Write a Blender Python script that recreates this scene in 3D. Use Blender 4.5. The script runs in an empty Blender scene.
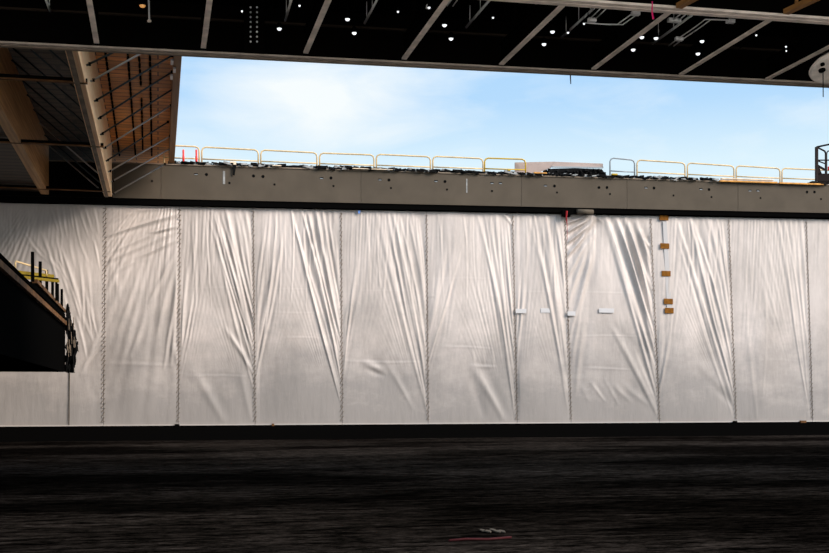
import bpy, math, random
import numpy as np
from mathutils import Vector
random.seed(7)
rng = np.random.default_rng(11)
SC = bpy.context.scene
COL = SC.collection

# ------------------------------------------------------------------ camera model
F, CX, HY, CZ = 1150.0, 414.5, 395.0, 2.5
def ray(x, y): return Vector(((x-CX)/F, 1.0, (HY-y)/F))
CAM = Vector((0, 0, CZ))
def atY(x, y, Y): return CAM + ray(x, y)*Y
def atz(x, y, z):
    r = ray(x, y); return CAM + r*((z-CZ)/r.z)
def vp(x):
    v = Vector(((x-CX)/F, 1, 0)); return v.normalized()
D = vp(158.0)                           # the way joists and timber beams run
W = Vector((D.y, -D.x, 0))              # along the tarpaulin wall, to the right
N = -D                                  # out of that wall, towards the yard
P0 = Vector(((230-CX)/F*64, 64.0, 0))
UP = Vector((0, 0, 1))
def atw(x, y, off=0.0):                 # point on the wall plane moved off metres to the yard side
    r = ray(x, y); p = P0 + N*off
    return CAM + r*((p-CAM).dot(N)/r.dot(N))
def ws(x, off=0.0):                     # distance along the wall of a photo column
    return (atw(x, 300, off)-P0).dot(W)
def wp(s, z, off=0.0): return Vector((P0.x, P0.y, 0)) + W*s + N*off + UP*z
WC = Vector((vp(7100.0).x, vp(7100.0).y, 0))   # along the canopy edge
E0 = atz(415, 63.8, 12.0)
NC = Vector((WC.y, -WC.x, 0))           # from canopy edge back towards the viewer
def edge_pt(x):                         # canopy edge line at a photo column, z = 0
    r = ray(x, 300); t = E0.dot(NC)/Vector((r.x, r.y, 0)).dot(NC)
    return Vector((r.x*t, r.y*t, 0))

# ------------------------------------------------------------------ materials
def mat(name, col, rough=.7, metal=0.0, spec=.3, noise=None, bump=None, emit=None):
    m = bpy.data.materials.new(name); m.use_nodes = True
    nt = m.node_tree; b = nt.nodes['Principled BSDF']
    b.inputs['Base Color'].default_value = (*col, 1)
    b.inputs['Roughness'].default_value = rough
    b.inputs['Metallic'].default_value = metal
    b.inputs['Specular IOR Level'].default_value = spec
    if noise:
        sc, amt = noise
        g = nt.nodes.new('ShaderNodeNewGeometry')
        n = nt.nodes.new('ShaderNodeTexNoise'); n.inputs['Scale'].default_value = sc
        n.inputs['Detail'].default_value = 6
        r = nt.nodes.new('ShaderNodeValToRGB')
        r.color_ramp.elements[0].position = .3; r.color_ramp.elements[1].position = .72
        r.color_ramp.elements[0].color = (*[c*(1-amt) for c in col], 1)
        r.color_ramp.elements[1].color = (*[min(1, c*(1+amt)) for c in col], 1)
        nt.links.new(g.outputs['Position'], n.inputs['Vector'])
        nt.links.new(n.outputs['Fac'], r.inputs['Fac'])
        nt.links.new(r.outputs['Color'], b.inputs['Base Color'])
    if emit:
        b.inputs['Emission Color'].default_value = (*emit[0], 1)
        b.inputs['Emission Strength'].default_value = emit[1]
    return m

def aligned(nt, scale):
    """surface position turned so x runs along the wall and y along the beams"""
    g = nt.nodes.new('ShaderNodeNewGeometry')
    r = nt.nodes.new('ShaderNodeVectorRotate'); r.rotation_type = 'Z_AXIS'
    r.inputs['Angle'].default_value = -math.atan2(W.y, W.x)
    m = nt.nodes.new('ShaderNodeMapping'); m.inputs['Scale'].default_value = scale
    nt.links.new(g.outputs['Position'], r.inputs['Vector'])
    nt.links.new(r.outputs['Vector'], m.inputs['Vector'])
    return m.outputs['Vector']

def wood(name, c1, c2, plank=None, stretch=(14, .5, 14), rough=.6):
    m = bpy.data.materials.new(name); m.use_nodes = True
    nt = m.node_tree; b = nt.nodes['Principled BSDF']
    b.inputs['Roughness'].default_value = rough; b.inputs['Specular IOR Level'].default_value = .25
    n = nt.nodes.new('ShaderNodeTexNoise'); n.inputs['Scale'].default_value = 1
    n.inputs['Detail'].default_value = 5
    nt.links.new(aligned(nt, stretch), n.inputs['Vector'])
    r = nt.nodes.new('ShaderNodeValToRGB')
    r.color_ramp.elements[0].position = .33; r.color_ramp.elements[1].position = .68
    r.color_ramp.elements[0].color = (*c1, 1); r.color_ramp.elements[1].color = (*c2, 1)
    nt.links.new(n.outputs['Fac'], r.inputs['Fac'])
    out = r.outputs['Color']
    if plank:
        br = nt.nodes.new('ShaderNodeTexBrick')
        br.inputs['Scale'].default_value = 1
        br.inputs['Brick Width'].default_value = plank[0]
        br.inputs['Row Height'].default_value = plank[1]
        br.inputs['Mortar Size'].default_value = plank[2]
        br.inputs['Color1'].default_value = (1, 1, 1, 1)
        br.inputs['Color2'].default_value = (.68, .68, .68, 1)
        br.inputs['Mortar'].default_value = (.12, .1, .08, 1)
        nt.links.new(aligned(nt, (1, 1, 1)), br.inputs['Vector'])
        mx = nt.nodes.new('ShaderNodeMix'); mx.data_type = 'RGBA'; mx.blend_type = 'MULTIPLY'
        mx.inputs['Factor'].default_value = 1
        nt.links.new(out, mx.inputs['A']); nt.links.new(br.outputs['Color'], mx.inputs['B'])
        out = mx.outputs['Result']
    nt.links.new(out, b.inputs['Base Color'])
    return m

def tarp_material():
    m = bpy.data.materials.new('white_tarpaulin'); m.use_nodes = True
    nt = m.node_tree; b = nt.nodes['Principled BSDF']
    b.inputs['Roughness'].default_value = .42
    b.inputs['Specular IOR Level'].default_value = .35
    n = nt.nodes.new('ShaderNodeTexNoise'); n.inputs['Scale'].default_value = 1
    n.inputs['Detail'].default_value = 7; n.inputs['Roughness'].default_value = .65
    nt.links.new(aligned(nt, (.35, .35, .16)), n.inputs['Vector'])
    r = nt.nodes.new('ShaderNodeValToRGB')
    r.color_ramp.elements[0].position = .30; r.color_ramp.elements[1].position = .58
    r.color_ramp.elements[0].color = (.39, .345, .312, 1); r.color_ramp.elements[1].color = (.585, .518, .474, 1)
    nt.links.new(n.outputs['Fac'], r.inputs['Fac'])
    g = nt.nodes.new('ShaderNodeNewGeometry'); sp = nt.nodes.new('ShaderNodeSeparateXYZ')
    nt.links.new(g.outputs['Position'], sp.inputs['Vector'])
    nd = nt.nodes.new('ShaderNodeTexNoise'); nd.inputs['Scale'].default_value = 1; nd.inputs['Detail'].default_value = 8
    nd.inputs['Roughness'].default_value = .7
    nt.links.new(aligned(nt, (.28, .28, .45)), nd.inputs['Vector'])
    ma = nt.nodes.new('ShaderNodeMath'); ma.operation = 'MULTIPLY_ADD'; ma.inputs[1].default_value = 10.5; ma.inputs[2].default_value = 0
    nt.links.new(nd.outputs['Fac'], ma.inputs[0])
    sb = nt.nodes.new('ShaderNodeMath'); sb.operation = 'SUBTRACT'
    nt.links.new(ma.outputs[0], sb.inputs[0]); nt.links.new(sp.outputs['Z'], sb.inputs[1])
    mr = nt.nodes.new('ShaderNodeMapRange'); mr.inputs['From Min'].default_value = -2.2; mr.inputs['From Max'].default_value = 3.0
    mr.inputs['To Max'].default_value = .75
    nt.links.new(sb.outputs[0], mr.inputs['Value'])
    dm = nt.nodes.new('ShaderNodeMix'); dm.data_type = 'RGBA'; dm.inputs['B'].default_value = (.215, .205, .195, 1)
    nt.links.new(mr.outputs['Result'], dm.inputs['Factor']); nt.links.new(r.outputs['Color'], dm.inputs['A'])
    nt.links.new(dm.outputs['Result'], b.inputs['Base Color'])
    n2 = nt.nodes.new('ShaderNodeTexNoise'); n2.inputs['Scale'].default_value = 1
    n2.inputs['Detail'].default_value = 4
    nt.links.new(aligned(nt, (3.2, 3.2, .7)), n2.inputs['Vector'])
    bp = nt.nodes.new('ShaderNodeBump'); bp.inputs['Strength'].default_value = .35
    bp.inputs['Distance'].default_value = .06
    nt.links.new(n2.outputs['Fac'], bp.inputs['Height'])
    nt.links.new(bp.outputs['Normal'], b.inputs['Normal'])
    return m

def ground_material():
    m = bpy.data.materials.new('worn_asphalt'); m.use_nodes = True
    nt = m.node_tree; b = nt.nodes['Principled BSDF']
    b.inputs['Roughness'].default_value = .95
    b.inputs['Specular IOR Level'].default_value = 0
    def nz(scale, detail, rough=.6):
        n = nt.nodes.new('ShaderNodeTexNoise'); n.inputs['Scale'].default_value = 1
        n.inputs['Detail'].default_value = detail; n.inputs['Roughness'].default_value = rough
        nt.links.new(aligned(nt, scale), n.inputs['Vector']); return n.outputs['Fac']
    def ramp(src, p0, p1, c0, c1):
        r = nt.nodes.new('ShaderNodeValToRGB')
        r.color_ramp.elements[0].position = p0; r.color_ramp.elements[1].position = p1
        r.color_ramp.elements[0].color = (*c0, 1); r.color_ramp.elements[1].color = (*c1, 1)
        nt.links.new(src, r.inputs['Fac']); return r.outputs['Color']
    big = ramp(nz((.06, .16, 1), 3), .42, .64, (.16, .16, .16), (1, 1, 1))
    fine = ramp(nz((.8, 3.2, 1), 10, .85), .44, .70, (.002, .0017, .0014), (.085, .069, .059))
    grit = ramp(nz((3, 5, 1), 7, .9), .40, .62, (.15, .15, .15), (1.5, 1.5, 1.5))
    def mul(a, c):
        mx = nt.nodes.new('ShaderNodeMix'); mx.data_type = 'RGBA'; mx.blend_type = 'MULTIPLY'
        mx.inputs['Factor'].default_value = 1
        nt.links.new(a, mx.inputs['A']); nt.links.new(c, mx.inputs['B']); return mx.outputs['Result']
    nt.links.new(mul(mul(fine, big), grit), b.inputs['Base Color'])
    return m

M = dict(
    tarp=tarp_material(), ground=ground_material(),
    girder=mat('brown_grey_painted_steel', (.082, .066, .048), .75, 0, .15, (.8, .12)),
    black=mat('black_steel', (.0025, .0024, .0023), .9, 0, 0),
    hole=mat('dark_bolt_hole', (.004, .004, .004), .9, 0, .0),
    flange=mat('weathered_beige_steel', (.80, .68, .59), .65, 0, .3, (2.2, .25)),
    edgeflange=mat('dull_brown_grey_steel', (.40, .33, .275), .7, 0, .2, (2, .3)),
    flange_dark=mat('weathered_brown_steel', (.22, .17, .125), .75, 0, .2, (1.5, .4)),
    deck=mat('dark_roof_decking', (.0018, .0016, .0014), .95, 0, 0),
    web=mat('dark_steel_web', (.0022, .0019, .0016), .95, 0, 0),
    webline=mat('dark_brown_angle', (.022, .015, .01), .8, 0, .1),
    galv=mat('galvanised_pipe', (.85, .85, .84), .5, 0, .4),
    lens=mat('lamp_lens', (1, 1, 1), .4, emit=((.93, .97, 1), 1.1)),
    lensw=mat('amber_lamp_lens', (1, .6, .3), .4, emit=((1, .42, .08), .35)),
    rail=mat('faded_yellow_steel_rail', (.58, .42, .21), .5, 0, .4, (3, .2)),
    yellow=mat('bright_yellow_steel', (.46, .29, .01), .5, 0, .4),
    gangway=mat('dull_gold_paint', (.20, .135, .006), .6, 0, .2),
    greyrail=mat('grey_steel_rail', (.25, .28, .30), .5, .2, .4),
    red=mat('red_plastic', (.75, .02, .015), .5, 0, .4),
    magenta=mat('magenta_ribbon', (.75, .01, .14), .6, 0, .3),
    redribbon=mat('dull_red_ribbon', (.30, .012, .015), .7, 0, .2),
    maroon=mat('dark_red_rubber', (.035, .002, .003), .7, 0, .2),
    plywood=mat('brown_plywood', (.19, .075, .010), .8, 0, .1, (6, .3)),
    plank=mat('orange_plank', (.55, .26, .06), .7, 0, .2, (3, .35)),
    paleplank=mat('pale_plank', (.72, .58, .42), .7, 0, .2, (3, .2)),
    membrane=mat('torn_black_membrane', (.006, .006, .006), .9, 0, .05),
    scrap=mat('pale_scrap_sheet', (.28, .28, .27), .8, 0, .2, (4, .4)),
    sheet=mat('faded_sheet_cladding', (.38, .30, .265), .75, 0, .2, (.9, .12)),
    hem=mat('pale_batten', (.45, .41, .38), .7, 0, .2),
    lacing=mat('brown_lacing_cord', (.17, .13, .095), .8, 0, .1),
    rust=mat('rusty_steel', (.11, .05, .018), .8, 0, .15, (1.6, .55)),
    lift=mat('dark_brown_lift_steel', (.010, .005, .004), .7, 0, .15),
    tape=mat('white_tape', (.54, .525, .52), .35, 0, .5),
    strip=mat('pale_tape', (.45, .43, .42), .4, 0, .4),
    bluetape=mat('blue_tape', (.12, .25, .6), .5, 0, .3),
    dish=mat('pale_dish_sheet', (.74, .65, .57), .6, 0, .3, (5, .2)),
    rubber=mat('black_rubber', (.01, .01, .01), .9, 0, .1),
    rod=mat('dark_blue_grey_rod', (.022, .035, .042), .4, .4, .5),
    rodlight=mat('bright_zinc_rod', (.36, .36, .37), .4, .4, .5),
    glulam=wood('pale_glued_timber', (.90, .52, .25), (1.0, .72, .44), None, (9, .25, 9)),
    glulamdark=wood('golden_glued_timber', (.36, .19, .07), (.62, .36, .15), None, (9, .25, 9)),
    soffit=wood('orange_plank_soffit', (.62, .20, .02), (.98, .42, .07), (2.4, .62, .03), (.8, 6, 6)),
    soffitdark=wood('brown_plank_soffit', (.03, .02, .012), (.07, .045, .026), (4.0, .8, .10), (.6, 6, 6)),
    edgewood=wood('brown_edge_timber', (.22, .10, .03), (.36, .17, .05), None, (9, .3, 9)),
    apron=mat('pale_bounce_concrete', (.72, .65, .57), .9, 0, .1, (.4, .1)),
    concrete=mat('roof_slab_concrete', (.25, .24, .22), .9, 0, .1, (1, .2)),
)

# ------------------------------------------------------------------ mesh helpers
class MB:
    def __init__(s): s.v = []; s.f = []
    def add(s, vs, fs):
        o = len(s.v); s.v += [Vector(p) for p in vs]; s.f += [tuple(i+o for i in f) for f in fs]; return s
    def box(s, c, hx, hy, hz, ax=W, ay=D, az=UP):
        vs = [c+ax*(a*hx)+ay*(b*hy)+az*(d*hz) for d in (-1, 1) for b in (-1, 1) for a in (-1, 1)]
        return s.add(vs, [(0, 2, 3, 1), (4, 5, 7, 6), (0, 1, 5, 4), (2, 6, 7, 3), (0, 4, 6, 2), (1, 3, 7, 5)])
    def bar(s, p, q, w, h, up=UP):
        """box from p to q, w across, h along up"""
        p = Vector(p); q = Vector(q); d = (q-p).normalized()
        a = d.cross(up).normalized(); u = a.cross(d).normalized()
        return s.box((p+q)/2, (q-p).length/2, w/2, h/2, d, a, u)
    def tube(s, pts, r, n=8, closed=False):
        pts = [Vector(p) for p in pts]; o = len(s.v); k = len(pts)
        prev = None
        for i, p in enumerate(pts):
            a = pts[i-1] if (i > 0 or closed) else p
            b = pts[(i+1) % k] if (i < k-1 or closed) else p
            t = (b-a).normalized()
            if prev is None:
                ref = UP if abs(t.z) < .9 else Vector((1, 0, 0))
                u = t.cross(ref).normalized()
            else:
                u = (prev - t*prev.dot(t)).normalized()
            prev = u; w = t.cross(u)
            rr = r[i] if isinstance(r, (list, tuple)) else r
            for j in range(n):
                g = 2*math.pi*j/n; s.v.append(p+u*(math.cos(g)*rr)+w*(math.sin(g)*rr))
        for i in range(k if closed else k-1):
            A = o+i*n; B = o+((i+1) % k)*n
            for j in range(n): s.f.append((A+j, A+(j+1) % n, B+(j+1) % n, B+j))
        if not closed:
            s.f.append(tuple(o+j for j in reversed(range(n)))); s.f.append(tuple(o+(k-1)*n+j for j in range(n)))
        return s
    def lathe(s, c, axis, prof, n=20):
        axis = axis.normalized(); ref = UP if abs(axis.z) < .9 else Vector((1, 0, 0))
        u = axis.cross(ref).normalized(); w = axis.cross(u); o = len(s.v)
        for (r, h) in prof:
            for j in range(n):
                g = 2*math.pi*j/n; s.v.append(c+axis*h+u*(math.cos(g)*r)+w*(math.sin(g)*r))
        for i in range(len(prof)-1):
            for j in range(n):
                s.f.append((o+i*n+j, o+i*n+(j+1) % n, o+(i+1)*n+(j+1) % n, o+(i+1)*n+j))
        s.f.append(tuple(o+j for j in reversed(range(n)))); s.f.append(tuple(o+(len(prof)-1)*n+j for j in range(n)))
        return s
    def prism(s, poly, ext):
        """polygon of points pushed along ext"""
        n = len(poly); vs = [Vector(p) for p in poly]+[Vector(p)+ext for p in poly]
        return s.add(vs, [tuple(reversed(range(n))), tuple(range(n, 2*n))]+[(i, (i+1) % n, n+(i+1) % n, n+i) for i in range(n)])
    def build(s, name, m, parent=None, smooth=False, origin=None, bevel=0):
        base = Vector((0, 0, 0))
        if parent is not None:
            q = parent
            while q is not None: base += q.location; q = q.parent
        loc = Vector((0, 0, 0))
        if parent is None:
            if origin is None:
                xs = [p.x for p in s.v]; ys = [p.y for p in s.v]; zs = [p.z for p in s.v]
                origin = Vector(((min(xs)+max(xs))/2, (min(ys)+max(ys))/2, min(zs)))
            loc = Vector(origin); base = loc
        me = bpy.data.meshes.new(name)
        me.from_pydata([tuple(p-base) for p in s.v], [], s.f); me.validate(); me.update()
        import bmesh
        bm = bmesh.new(); bm.from_mesh(me); bmesh.ops.recalc_face_normals(bm, faces=bm.faces); bm.to_mesh(me); bm.free()
        if smooth:
            for p in me.polygons: p.use_smooth = len(p.vertices) == 4
        me.materials.append(m)
        o = bpy.data.objects.new(name, me); COL.objects.link(o); o.location = loc
        if parent is not None: o.parent = parent
        if bevel:
            b = o.modifiers.new('edge', 'BEVEL'); b.width = bevel; b.segments = 2; b.limit_method = 'ANGLE'
        return o

def tag(o, label, cat, group=None, kind=None):
    o['label'] = label; o['category'] = cat
    if group: o['group'] = group
    o['kind'] = kind or 'thing'
    return o
def thing(name, label, cat, loc, group=None):
    o = bpy.data.objects.new(name, None); COL.objects.link(o); o.location = Vector(loc)
    o.empty_display_size = .3
    return tag(o, label, cat, group)
def struct(o, label=None, cat=None):
    o['kind'] = 'structure'
    if label: o['label'] = label
    if cat: o['category'] = cat
    return o
def dup(root, loc, label):
    r = root.copy(); COL.objects.link(r); r.location = Vector(loc); r['label'] = label
    for ch in list(root.children):
        c = ch.copy(); COL.objects.link(c); c.parent = r
        for g in ch.children:
            d = g.copy(); COL.objects.link(d); d.parent = c
    return r
ORD = ['first', 'second', 'third', 'fourth', 'fifth', 'sixth', 'seventh', 'eighth', 'ninth', 'tenth', 'eleventh', 'twelfth']

# ------------------------------------------------------------------ setting
gm = MB(); gm.box(Vector((0, 45, -.1)), 150, 110, .1)
struct(gm.build('ground', M['ground']), 'dark worn asphalt yard with pale scuffs and streaks', 'ground')

b = MB(); b.box(Vector((0, -36, -.09)), 150, 50, .10, Vector((1, 0, 0)), Vector((0, 1, 0)))  # unseen pale slab, added to bounce light onto the canopy underside
struct(b.build('bounce_apron', M['apron']), 'unseen pale concrete apron added to bounce light under the canopy', 'ground')
# dark plinth that carries the tarpaulin wall
ZP = CZ-(426.3-HY)/F*64          # top of the plinth
pm = MB(); pm.box(wp(10, ZP/2, -1.0), 62, 1.0, ZP/2)
struct(pm.build('plinth', M['black']), 'black plinth along the foot of the white tarpaulin wall', 'plinth')
# unseen wall added to block light behind the tarpaulins, roof behind the girder
ZT = atw(230, 207).z
wm = MB(); wm.box(wp(10, (ZP+15.0)/2, -1.2), 62, .15, (15.0-ZP)/2)
struct(wm.build('light_block_wall', M['black']), 'unseen dark wall added behind the white tarpaulins to block light', 'wall')

# ------------------------------------------------------------------ steel girder over the tarps
GL, GR = -48.0, 62.0
sA, sB = ws(170), ws(829)
def lerp(s, pa, pb):             # height along the girder at wall coordinate s, from two photo points
    za, zb = atw(*pa).z, atw(*pb).z; a, b = ws(pa[0]), ws(pb[0])
    return za+(zb-za)*(s-a)/(b-a)
def z_top(s): return lerp(s, (170, 165), (829, 185.5))
def z_web(s): return lerp(s, (170, 199), (829, 213))
def z_bot(s): return lerp(s, (170, 205), (829, 217.5))
g = thing('roof_girder', 'long brown grey steel girder with bolt holes above the white tarpaulins', 'girder', wp(10, z_bot(10)))
def along(zlo, zhi, o0, o1, name, m, s0=GL, s1=GR, par=None):
    b = MB(); poly = [wp(s0, zlo(s0), o0), wp(s1, zlo(s1), o0), wp(s1, zhi(s1), o0), wp(s0, zhi(s0), o0)]
    b.prism(poly, N*(o1-o0)); return b.build(name, m, par)
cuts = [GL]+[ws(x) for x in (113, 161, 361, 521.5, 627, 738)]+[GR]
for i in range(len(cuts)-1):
    along(z_web, z_top, -.35, 0.0, 'web_plate', M['girder'] if i else M['black'], cuts[i]+.012, cuts[i+1]-.012, g)  # leftmost plate is coloured black to stand in for the shade there
along(z_web, lambda s: z_top(s)-.02, -.5, -.03, 'joint_backing', M['flange_dark'], par=g)
along(lambda s: z_top(s), lambda s: z_top(s)+.06, -1.0, .05, 'top_flange', M['flange_dark'], par=g)
along(z_bot, lambda s: z_web(s), -.9, -.06, 'bottom_flange', M['black'], par=g)
holes = [(196,174,0),(206.5,174.5,1),(229.5,183,2),(253.5,176,1),(263,176.5,1),(274.5,184.5,2),(321.5,178,0),(331,178,1),(333.5,186,2),
 (380,179.5,0),(389,180,1),(391,188,2),(436,181,0),(445,181.5,1),(447,189.5,2),(492,183,0),(500.5,183,0),(492,191,2),
 (545.5,185.5,0),(554.5,186,1),(557,192.5,2),(599,187.5,1),(607,187.5,1),(610,194,2),(646,187.5,0),(654,188,1),(673.5,195.5,2),
 (701,189,0),(709,189.5,1),(711.5,197,2),(750,190.5,0),(758,190.5,0),(760.5,198,2),(807,192,1),(814.5,192,1),(821,199,2),(152,181,2)]
for x, y, k in holes:
    b = MB(); r = (.075, .085, .06)[k]
    if k == 0: b.box(atw(x, y, .004), .10, .006, .045)
    else: b.lathe(atw(x, y, 0), N, [(r, -.01), (r, .01)], 12)
    b.build('bolt_hole', M['hole'], g)
    if k == 0:
        c = MB(); c.box(atw(x, y+.5, .012), .085, .006, .018); c.build('bolt_tab', M['greyrail'], g)
for (x, y0, y1, w) in ((224, 171, 184, .06), (466.8, 178.5, 193, .035)):
    c = MB(); c.box(atw(x, (y0+y1)/2, .008), w, .006, (y1-y0)/2*.056); c.build('chalk_mark', M['scrap'], g)

slab = MB(); slab.prism([wp(GL, z_top(GL)-.5, -1.0), wp(GR, z_top(GR)-.5, -1.0), wp(GR, z_top(GR)-.02, -1.0), wp(GL, z_top(GL)-.02, -1.0)], N*-28)
struct(slab.build('roof_slab', M['concrete']), 'flat roof slab running back behind the steel girder', 'roof')

# ------------------------------------------------------------------ tarpaulin panels with folds
TOPX = [-60, 105, 179.5, 253, 341, 426.5, 512.5, 565, 650.5, 728.5, 806, 900]
BOTX = [-60, 103, 178, 255, 342, 428, 517, 571, 659.5, 736, 812.5, 910]
def y_top(x): return 200+16.5*x/829
def y_bot(x): return 426.6-4.9*x/829
def seg(x0, y0, x1, y1, w=2.2, a=.06): return (x0, y0, x1, y1, w, a)
def rnd(a, b): return float(rng.uniform(a, b))
def fan_right(xl, xr, n, spread, y0a, y0b, y1a, y1b, amp):
    out = []
    n = int(n*1.7)
    for i in range(n):
        t = (i+.5)/n
        x0 = xr-(xr-xl)*spread*(1-t*.85)*rnd(.85, 1.1)
        ya = y0a+(y0b-y0a)*rnd(0, 1)
        yb = y1b+(y1a-y1b)*t+rnd(-10, 10)
        out.append(seg(x0, ya, xr-.5+.04*(yb-210)*0, yb, rnd(.9, 2.0), amp*rnd(.35, 1.15)))
    return out
def fan_left(xl, xr, n, spread, y0a, y0b, y1a, y1b, amp):
    out = []
    n = int(n*1.5)
    for i in range(n):
        t = (i+.5)/n
        x0 = xl+(xr-xl)*spread*(1-t*.85)*rnd(.85, 1.1)
        out.append(seg(x0, rnd(y0a, y0b), xl+1.5, y1b+(y1a-y1b)*t+rnd(-8, 8), rnd(.9, 1.8), amp*rnd(.4, 1.1)))
    return out
def drops(xl, xr, n, amp, y0=(206, 216), y1=(240, 310)):
    return [seg(xl+(xr-xl)*rnd(.08, .95), rnd(*y0), xl+(xr-xl)*rnd(.08, .95)*0+xl+(xr-xl)*0, 0) for _ in range(0)] + \
           [(lambda x: seg(x, rnd(*y0), x+rnd(-4, 5), rnd(*y1), rnd(.7, 1.5), amp*rnd(.5, 1.2)))(xl+(xr-xl)*rnd(.06, .94)) for _ in range(n*2)]
FOLDS = {
 0: [seg(2+i*8+rnd(-3, 3), 206+rnd(0, 14), 1+i*7.4+rnd(-2, 3), 240+i*2+rnd(-12, 14), rnd(.9, 1.6), .05*rnd(.3, 1.1)) for i in range(9)] +
    [seg(22+i*8+rnd(-4, 4), 232+i*4+rnd(-8, 8), 44+i*6.0+rnd(-4, 4), 262+i*9+rnd(-10, 10), rnd(.9, 1.7), .08*rnd(.3, 1)) for i in range(9)] +
    [(lambda x, y: seg(x, y, x+rnd(3, 12), y+rnd(16, 44), rnd(.8, 1.5), .06*rnd(.4, 1)))(rnd(55, 94), rnd(225, 340)) for _ in range(16)] +
    [seg(104, 320, 82, 372, 2.4, .06), seg(103, 340, 84, 366, 1.6, .05)] +
    [seg(50+i*6+rnd(-2, 2), 206, 56+i*6+rnd(-2, 2), 232+rnd(-5, 12), 1.0, .04) for i in range(8)],
 1: [seg(178, 214, 108, 236, 1.8, .13), seg(178, 222, 112, 252, 1.8, .07), seg(178, 230, 106, 262, 2, .08), seg(179, 236, 104, 278, 2.2, .06),
     seg(178, 226, 150, 233, 1.4, .09), seg(176, 240, 136, 258, 1.6, .06),
     seg(178, 246, 150, 300, 2.2, .08), seg(150, 300, 130, 356, 2.6, .06), seg(178, 254, 158, 330, 2.4, .08), seg(178, 262, 166, 345, 2.2, .08),
     seg(177, 276, 171, 362, 2.0, .10), seg(176, 300, 164, 366, 1.6, .07), seg(150, 207, 112, 222, 1.6, .04), seg(128, 210, 176, 208, 1.4, .05),
     seg(108, 364, 176, 366, 1.6, 0.0200), seg(174, 345, 178, 365, 3, .08), seg(106, 240, 120, 300, 3, .03), seg(140, 268, 118, 330, 3, .05)],
 2: fan_right(180, 253, 10, .62, 206, 222, 262, 384, .085)+fan_left(180, 253, 4, .3, 250, 290, 330, 372, .05)+drops(180, 240, 9, .025)
    +[seg(186, 377, 247, 377, 1.2, 0.0140), seg(194, 372, 222, 420, 4, .06), seg(240, 372, 250, 418, 3, .05), seg(184, 290, 250, 289, .9, 0.0060), seg(226, 330, 252, 372, 2, .09)],
 3: fan_right(255, 341, 11, .6, 206, 224, 280, 412, .08)+fan_left(255, 341, 6, .35, 216, 270, 300, 395, .06)+drops(256, 335, 12, .03)
    +[seg(258, 312, 330, 313, .9, 0.0080), seg(256, 290, 336, 291, .8, 0.0060), seg(284, 338, 318, 338, .9, 0.0120)],
 4: fan_right(342, 427, 10, .55, 208, 232, 292, 420, .08)+fan_left(342, 427, 4, .25, 250, 310, 330, 385, .05)+drops(344, 420, 10, .022)
    +[seg(344, 361, 425, 362, 1.1, 0.0160), seg(362, 362, 380, 370, 3, .06), seg(366, 369, 384, 376, 2.5, -.05), seg(344, 291, 420, 291, .8, 0.0060), seg(385, 362, 412, 408, 2.4, .04)],
 5: fan_right(427, 514, 8, .42, 208, 226, 320, 408, .085)+fan_left(427, 514, 6, .42, 230, 300, 300, 380, .04)+drops(432, 500, 5, .02)
    +[seg(440, 347, 492, 349, 1, 0.0160), seg(472, 366, 496, 367, 1.4, 0.0280), seg(473, 368, 502, 418, 3.4, .09), seg(470, 372, 484, 416, 4, -.05), seg(472, 349, 474, 365, 1.2, .02),
      seg(482, 349, 484, 365, 1.2, .02), seg(491, 349, 493, 367, 1.2, .025), seg(430, 280, 505, 280, .8, 0.0060), seg(498, 208, 513, 226, 1.6, .08)],
 6: fan_right(514, 566, 6, .65, 210, 230, 270, 415, .075)+fan_left(514, 566, 3, .3, 250, 300, 320, 380, .04)+drops(518, 560, 7, .025)
    +[seg(516, 292, 560, 292, .8, 0.0060)],
 7: [seg(593, 214, 566, 224, 1.6, .20), seg(594, 216, 566, 233, 1.8, .26), seg(594, 218, 567, 243, 2, .26), seg(594, 220, 567, 256, 2, .22), seg(594, 224, 568, 276, 2.2, .10),
     seg(595, 228, 569, 300, 2.2, .09), seg(594, 236, 570, 332, 2.2, .08), seg(592, 250, 572, 360, 2.4, .07), seg(588, 290, 576, 390, 2.4, .05)]
    +[seg(604+i*3.6, 214+i*1.2+(i % 3)*6, 652-.2*i+ (0 if i > 4 else 4), 396-i*13.5, rnd(1.5, 2.2), .10*rnd(.75, 1.15)) for i in range(12)]
    +[seg(612+i*5, 330+i*4, 655, 412-i*3, 1.8, .05) for i in range(5)]+[seg(580+i*11+rnd(-4, 4), 372+rnd(-6, 12), 592+i*13+rnd(-4, 4), 414+rnd(-14, 4), rnd(1.4, 3), .03*rnd(.4, 1.2)) for i in range(5)]
    +[seg(572, 292, 640, 294, .8, 0.0060), seg(574, 337, 640, 337, .8, 0.0080), seg(583, 368, 630, 370, 1, 0.0120)],
 8: fan_right(652, 731, 9, .72, 214, 236, 300, 410, .085)+drops(680, 725, 8, .03)+fan_left(655, 731, 4, .3, 300, 330, 362, 412, .04)
    +[seg(697, 362, 722, 392, 4, .05), seg(704, 372, 735, 408, 4, -.06)],
 9: fan_right(730, 808, 6, .4, 216, 250, 330, 415, .035)+drops(740, 800, 4, .015, (214, 280), (300, 400))+[seg(745, 312, 757, 420, 2, .03), seg(732, 361, 806, 362, 1, 0.0048)],
 10: fan_right(808, 880, 4, .4, 216, 250, 330, 415, .03),
}
LBL = [
 'white tarpaulin panel behind the raised dark platform at left',
 'white tarpaulin panel creased from its right edge, next right of the dark platform',
 'white tarpaulin panel under the two red posts, flat sagging square at its foot',
 'white tarpaulin panel with close vertical folds, fourth from the left',
 'white tarpaulin panel with a small blue tape mark near its top',
 'white tarpaulin panel with a sagging rectangular pocket near its foot',
 'narrow white tarpaulin panel left of the panel bunched at its top corner',
 'white tarpaulin panel bunched in swags at its top left, left of plywood patches',
 'white tarpaulin panel that carries the column of five brown plywood patches',
 'smooth white tarpaulin panel second right of the plywood patch column',
 'white tarpaulin panel cut off by the right edge of the photo',
]
MPX = .0557
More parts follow.
